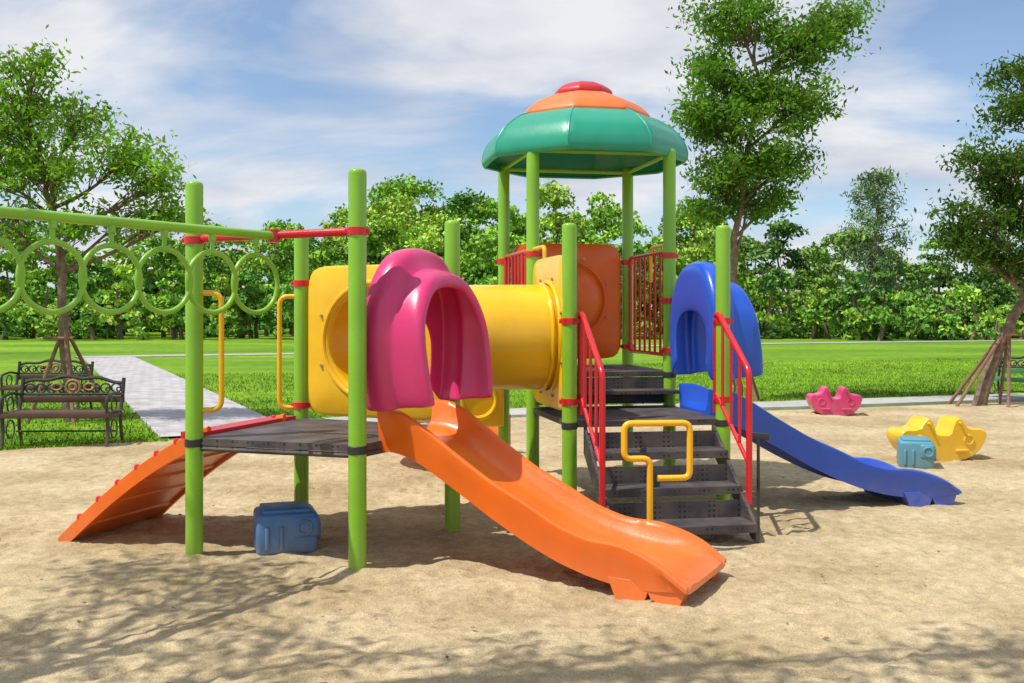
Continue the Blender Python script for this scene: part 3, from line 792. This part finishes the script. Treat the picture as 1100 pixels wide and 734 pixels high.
GL = (.15, .31, .03)
tree('shade_tree', (-6.6, 14.9), [(-6.72, 14.9, 1.6), (-6.75, 14.9, 2.4), (-6.9, 14.9, 3.2), (-7.1, 14.9, 4.2)],
     [((-7.35, 14.8, 4.75), (.8, .8, .6)), ((-6.6, 15, 4.5), (.6, .8, .5)), ((-5.75, 14.9, 4.05), (.6, .8, .4)), ((-7.8, 14.9, 3.9), (.8, .8, .5)), ((-6.7, 14.5, 3.75), (.8, .9, .45)),
      ((-5.15, 14.8, 3.65), (.5, .7, .4)), ((-7.2, 15, 5.35), (.5, .6, .35)), ((-5.7, 14.9, 3.15), (.6, .6, .3)), ((-8.2, 14.6, 4.9), (.5, .5, .4)), ((-7.5, 14.8, 3.1), (.7, .7, .35)), ((-4.95, 14.9, 3.05), (.45, .5, .25)), ((-6.6, 14.6, 2.95), (.5, .6, .28))],
     560, 40, .10, GL, 21, tr=.085, sig=.15, gap=-.35)
tree('shade_tree', (4.15, 18.5), [(4.1, 18.5, 1.6), (4.12, 18.5, 3.0), (4.35, 18.5, 4.4), (4.55, 18.5, 5.8), (4.5, 18.5, 6.9)],
     [((3.85, 18.4, 4.2), (.75, .9, .5)), ((4.9, 18.5, 4.5), (.75, .9, .5)), ((3.9, 18.4, 5.2), (.75, .9, .5)), ((5.3, 18.4, 5.5), (.85, .9, .5)), ((3.7, 18.5, 6.2), (.65, .8, .55)), ((4.6, 18.5, 5.7), (.7, .8, .5)),
      ((5.5, 18.5, 6.7), (1.0, .9, .55)), ((4.1, 18.5, 7.2), (.9, .9, .5)), ((3.5, 18.5, 5.4), (.4, .6, .5)), ((4.4, 18.5, 3.75), (.65, .6, .35)), ((6.0, 18.5, 7.2), (.6, .7, .45)), ((5.0, 18.5, 3.9), (.5, .5, .3)), ((3.6, 18.5, 3.6), (.4, .5, .25))],
     760, 50, .115, (.11, .245, .025), 22, tr=.09, sig=.17, gap=-.42)
tree('shade_tree', (8.05, 17.3), [(8.45, 17.3, 1.0), (8.9, 17.3, 1.9), (9.3, 17.3, 3.0), (9.4, 17.3, 4.4)],
     [((9.0, 17.2, 5.2), (.75, .9, .4)), ((8.2, 17.1, 4.3), (.65, .8, .35)), ((9.4, 17.2, 4.2), (.8, .9, .45)), ((7.9, 17.3, 3.3), (.75, .8, .38)), ((9.2, 17.2, 3.2), (.8, .9, .45)), ((8.3, 17.2, 2.65), (.8, .7, .36)),
      ((9.3, 17.2, 2.5), (.8, .8, .4)), ((9.6, 17.2, 5.9), (.7, .8, .4)), ((7.6, 17.3, 2.9), (.45, .5, .28)), ((8.7, 17.2, 5.8), (.4, .5, .25)), ((8.6, 17.2, 3.8), (.6, .6, .35))], 560, 52, .105, (.07, .155, .02), 23, tr=.12, sig=.16, gap=-.4)  # leaf colour darkened here to paint in the backlit shade of this crown
# tree beside the photographer (casts the dappled shade over the foreground)
tree('shade_tree', (-5.8, 1.6), [(-5.6, 1.8, 1.6), (-5.2, 2.2, 3.2), (-4.6, 2.8, 4.8)],
     [((-5.0, 3.6, 5.3), (1.1, .8, .4)), ((-3.4, 3.4, 5.5), (1.1, .6, .35)), ((-1.9, 3.1, 5.6), (.9, .5, .35)), ((-4.5, 4.7, 5.6), (1.0, .6, .35)), ((-.4, 3.3, 5.8), (.8, .45, .3)), ((-2.6, 2.6, 6.0), (1.1, .5, .35)), ((.9, 2.9, 5.9), (.8, .4, .3)), ((-5.8, 1.8, 6.0), (1.2, 1, .5))],
     250, 44, .12, GL, 31, tr=.13, sig=.2, poles=False, gap=-.2)

def treeline():
    rng = np.random.default_rng(77); LV = []; LC = []; mb = MB()
    def addtree(x, y, h, w, col, dens=1.0, leaf=.38, low=.2, cl=None):
        nb = cl or int(12 + h * 1.4)
        mb.tube([(x, y, -.3), (x + rng.normal(0, .2), y, h * .35), (x + rng.normal(0, .4), y, h * .75)], [.17, .12, .05], 6)
        for _ in range(nb):
            t = rng.random(); zz = h * (low + (1 - low) * t); wr = w * (.45 + .75 * math.sin(math.pi * min(1, .25 + .75 * t)))
            a = rng.uniform(0, 6.28); rr = wr * .75 * math.sqrt(rng.random())
            c = np.array([x + rr * math.cos(a), y + rr * math.sin(a), min(zz, h * .93)]); r = w * rng.uniform(.22, .48)
            m = int(115 * dens * (r / .9) ** 1.3)
            d = rng.normal(size=(m, 3)); d /= np.linalg.norm(d, axis=1)[:, None]; d[:, 2] = np.where(d[:, 2] < -.3, -d[:, 2] * .6, d[:, 2])
            P = c + d * r * rng.uniform(.55, 1.15, (m, 1)) * np.array([1, 1, .72])
            cc_ = (np.asarray(col) * 1.25 + np.array([.012, .016, .022])) * rng.uniform(.65, 1.35)  # bluish offset paints distance haze into the leaf colour
            v, cl_ = leaf_quads(P, leaf, .6, cc_, .3, rng, .1); LV.append(v); LC.append(cl_)
    hx = [-46, -34, -26, -20, -14, -8, -3, 2, 8, 13, 18, 22, 27, 32, 38, 46]
    hz = [9.0, 8.0, 7.6, 8.0, 9.5, 11.0, 11.4, 10.8, 11.0, 9.4, 8.0, 7.8, 7.0, 5.6, 5.2, 5.6]
    for layer, (yy, sc, n_) in enumerate(((66, .62, 38), (72, .86, 38), (79, 1.0, 36), (88, 1.12, 26))):
        for i in range(n_):
            x = -48 + 98 * (i + rng.uniform(.1, .9)) / n_; y = yy + rng.normal(0, 1.8)
            h = np.interp(x * 70 / yy, hx, hz) * sc * rng.uniform(.68, 1.10)
            k = rng.random()
            col = (.17, .32, .03) if k < .45 else ((.10, .225, .03) if k < .75 else (.26, .39, .05))
            if x > 16: col = (.09, .18, .035) if k < .7 else (.15, .26, .045)
            addtree(x * yy / 70, y, h, h * rng.uniform(.24, .38), col, low=.06 if (layer or x > -18) else .22)
    for i in range(190):
        x = rng.uniform(-56, 56); y = rng.uniform(61, 74); h = rng.uniform(1.0, 3.2)
        addtree(x, y, h, h * .75, (.12, .25, .03) if rng.random() < .6 else (.22, .36, .045), low=.03, cl=5, dens=1.1)
    for i in range(80):
        x = rng.uniform(-66, 66); addtree(x, 92, 5, 3, (.05, .10, .025), low=.0, cl=6, dens=1.2, leaf=.5)
    V = np.concatenate(LV); Cc = np.concatenate(LC)
    tv = np.array(mb.v); tf = np.array([f for f in mb.f if len(f) == 4]) + len(V)
    V2 = np.concatenate([V, tv]); F2_ = np.concatenate([np.arange(len(V)).reshape(-1, 4), tf]); C2 = np.concatenate([Cc, np.tile(np.array([[.2, .15, .11]]), (len(tv), 1))])
    fast_mesh('distant_tree_line', V2, F2_, [M_LEAFD], cols=C2)
    LV.clear(); LC.clear(); mb2 = MB()
    E = make_empty('casuarina_tree', (24.2, 66, 0)); mb2.tube([(24.2, 66, -.2), (24.0, 66, 5), (24.3, 66, 10.4)], [.2, .13, .04], 7)
    for _ in range(95):
        t = rng.random(); z = 3.2 + 7.8 * t; w = 1.9 * math.sin(math.pi * (.12 + .80 * t)) ** .7; a = rng.uniform(0, 6.28); rr = w * math.sqrt(rng.random())
        c = np.array([24.2 + rr * math.cos(a), 66 + rr * math.sin(a), z]); m = 60
        mb2.tube([(24.2, 66, z - .5), tuple(c)], .03, 4)
        P = c + rng.normal(0, .32, (m, 3)) * np.array([1, 1, .8])
        v, cl_ = leaf_quads(P, .32, .3, np.array([.17, .26, .13]) * rng.uniform(.6, 1.3), .3, rng, .8); LV.append(v); LC.append(cl_)
    mb2.obj('trunk', M_BARK, E); V = np.concatenate(LV); o = fast_mesh('foliage', V, np.arange(len(V)).reshape(-1, 4), [M_LEAFD], cols=np.concatenate(LC))
    o.parent = E; o.matrix_parent_inverse = Matrix.Translation(E.location).inverted()
treeline()

n = 900; px = NP.uniform(-6, 8, n); py = 2.5 + NP.random(n) * 12; ok = py < bnd(px) - .1; P = np.stack([px, py, np.full(n, .04)], -1)[ok]; n = len(P)
an = NP.uniform(0, 6.28, n); a = np.stack([np.cos(an), np.sin(an), NP.normal(0, .15, n)], -1); b = np.stack([-np.sin(an), np.cos(an), NP.normal(0, .25, n)], -1)
l = NP.uniform(.006, .020, (n, 1)); V = np.stack([P - a * l, P + b * l * .5, P + a * l, P - b * l * .5], 1).reshape(-1, 3)
fast_mesh('fallen_leaves', V, np.arange(len(V)).reshape(-1, 4), [M_BLADE], cols=np.repeat(np.array([.26, .17, .08])[None] * NP.uniform(.4, 1.4, (n, 1)), 4, 0))

# ------------------------------------------------------------------ light
to_sun = Vector((-.42, -.20, .86)).normalized()
sd = bpy.data.lights.new('sun', 'SUN'); sd.energy = 4.7; sd.angle = math.radians(.55); sd.color = (1, .955, .88)
so = bpy.data.objects.new('sun', sd); so.rotation_mode = 'QUATERNION'; so.rotation_quaternion = to_sun.to_track_quat('Z', 'Y'); so.location = (-5, -4, 12); scene.collection.objects.link(so)
w = bpy.data.worlds.new('World'); scene.world = w; w.use_nodes = True; nt = w.node_tree; N = nt.nodes; L = nt.links; N.clear()
out = N.new('ShaderNodeOutputWorld'); bg = N.new('ShaderNodeBackground'); bg.inputs[1].default_value = .10; L.new(bg.outputs[0], out.inputs[0])
sky = N.new('ShaderNodeTexSky'); sky.sky_type = 'NISHITA'; sky.sun_disc = False
sky.sun_elevation = math.asin(to_sun.z); sky.sun_rotation = math.atan2(to_sun.x, to_sun.y); sky.air_density = 1; sky.dust_density = .5
tc = N.new('ShaderNodeTexCoord'); sep = N.new('ShaderNodeSeparateXYZ'); L.new(tc.outputs['Generated'], sep.inputs[0])
zc = N.new('ShaderNodeMath'); zc.operation = 'MAXIMUM'; zc.inputs[1].default_value = .0; L.new(sep.outputs[2], zc.inputs[0])
za = N.new('ShaderNodeMath'); za.operation = 'ADD'; za.inputs[1].default_value = .25; L.new(zc.outputs[0], za.inputs[0])
dx = N.new('ShaderNodeMath'); dx.operation = 'DIVIDE'; L.new(sep.outputs[0], dx.inputs[0]); L.new(za.outputs[0], dx.inputs[1])
dy = N.new('ShaderNodeMath'); dy.operation = 'DIVIDE'; L.new(sep.outputs[1], dy.inputs[0]); L.new(za.outputs[0], dy.inputs[1])
cb = N.new('ShaderNodeCombineXYZ'); L.new(dx.outputs[0], cb.inputs[0]); L.new(dy.outputs[0], cb.inputs[1])
mp = N.new('ShaderNodeMapping'); mp.inputs['Rotation'].default_value = (0, 0, .5); mp.inputs['Scale'].default_value = (.9, 1.2, 1); mp.inputs['Location'].default_value = (2.1, .9, 0)
L.new(cb.outputs[0], mp.inputs[0])
n1 = N.new('ShaderNodeTexNoise'); n1.inputs['Scale'].default_value = 1.15; n1.inputs['Detail'].default_value = 7; n1.inputs['Roughness'].default_value = .56; n1.inputs['Distortion'].default_value = .4
L.new(mp.outputs[0], n1.inputs['Vector'])
cr = ramp_node(N, [(.40, (.12, .12, .12)), (.56, (1, 1, 1))]); L.new(n1.outputs['Fac'], cr.inputs[0])
n2 = N.new('ShaderNodeTexNoise'); n2.inputs['Scale'].default_value = 2.2; n2.inputs['Detail'].default_value = 6; n2.inputs['Roughness'].default_value = .52; L.new(mp.outputs[0], n2.inputs['Vector'])
cr2 = ramp_node(N, [(.36, (5.7, 6.15, 7.2)), (.60, (8.5, 8.6, 8.9))]); L.new(n2.outputs['Fac'], cr2.inputs[0])
skm = N.new('ShaderNodeMix'); skm.data_type = 'RGBA'; skm.blend_type = 'MULTIPLY'; skm.inputs[0].default_value = 1; skm.inputs[7].default_value = (1.15, 1.3, 1.45, 1)
L.new(sky.outputs[0], skm.inputs[6])
mx = N.new('ShaderNodeMix'); mx.data_type = 'RGBA'; L.new(cr.outputs[0], mx.inputs[0]); L.new(skm.outputs[2], mx.inputs[6]); L.new(cr2.outputs[0], mx.inputs[7])
L.new(mx.outputs[2], bg.inputs[0])

# ------------------------------------------------------------------ camera
cd = bpy.data.cameras.new('camera'); cd.lens = 35.02; cd.sensor_width = 36; cd.shift_y = -.0264; cd.clip_end = 6000; cd.clip_start = .05
co = bpy.data.objects.new('camera', cd); co.location = (0, 0, 1.6); co.rotation_euler = (math.pi / 2, 0, 0); scene.collection.objects.link(co); scene.camera = co
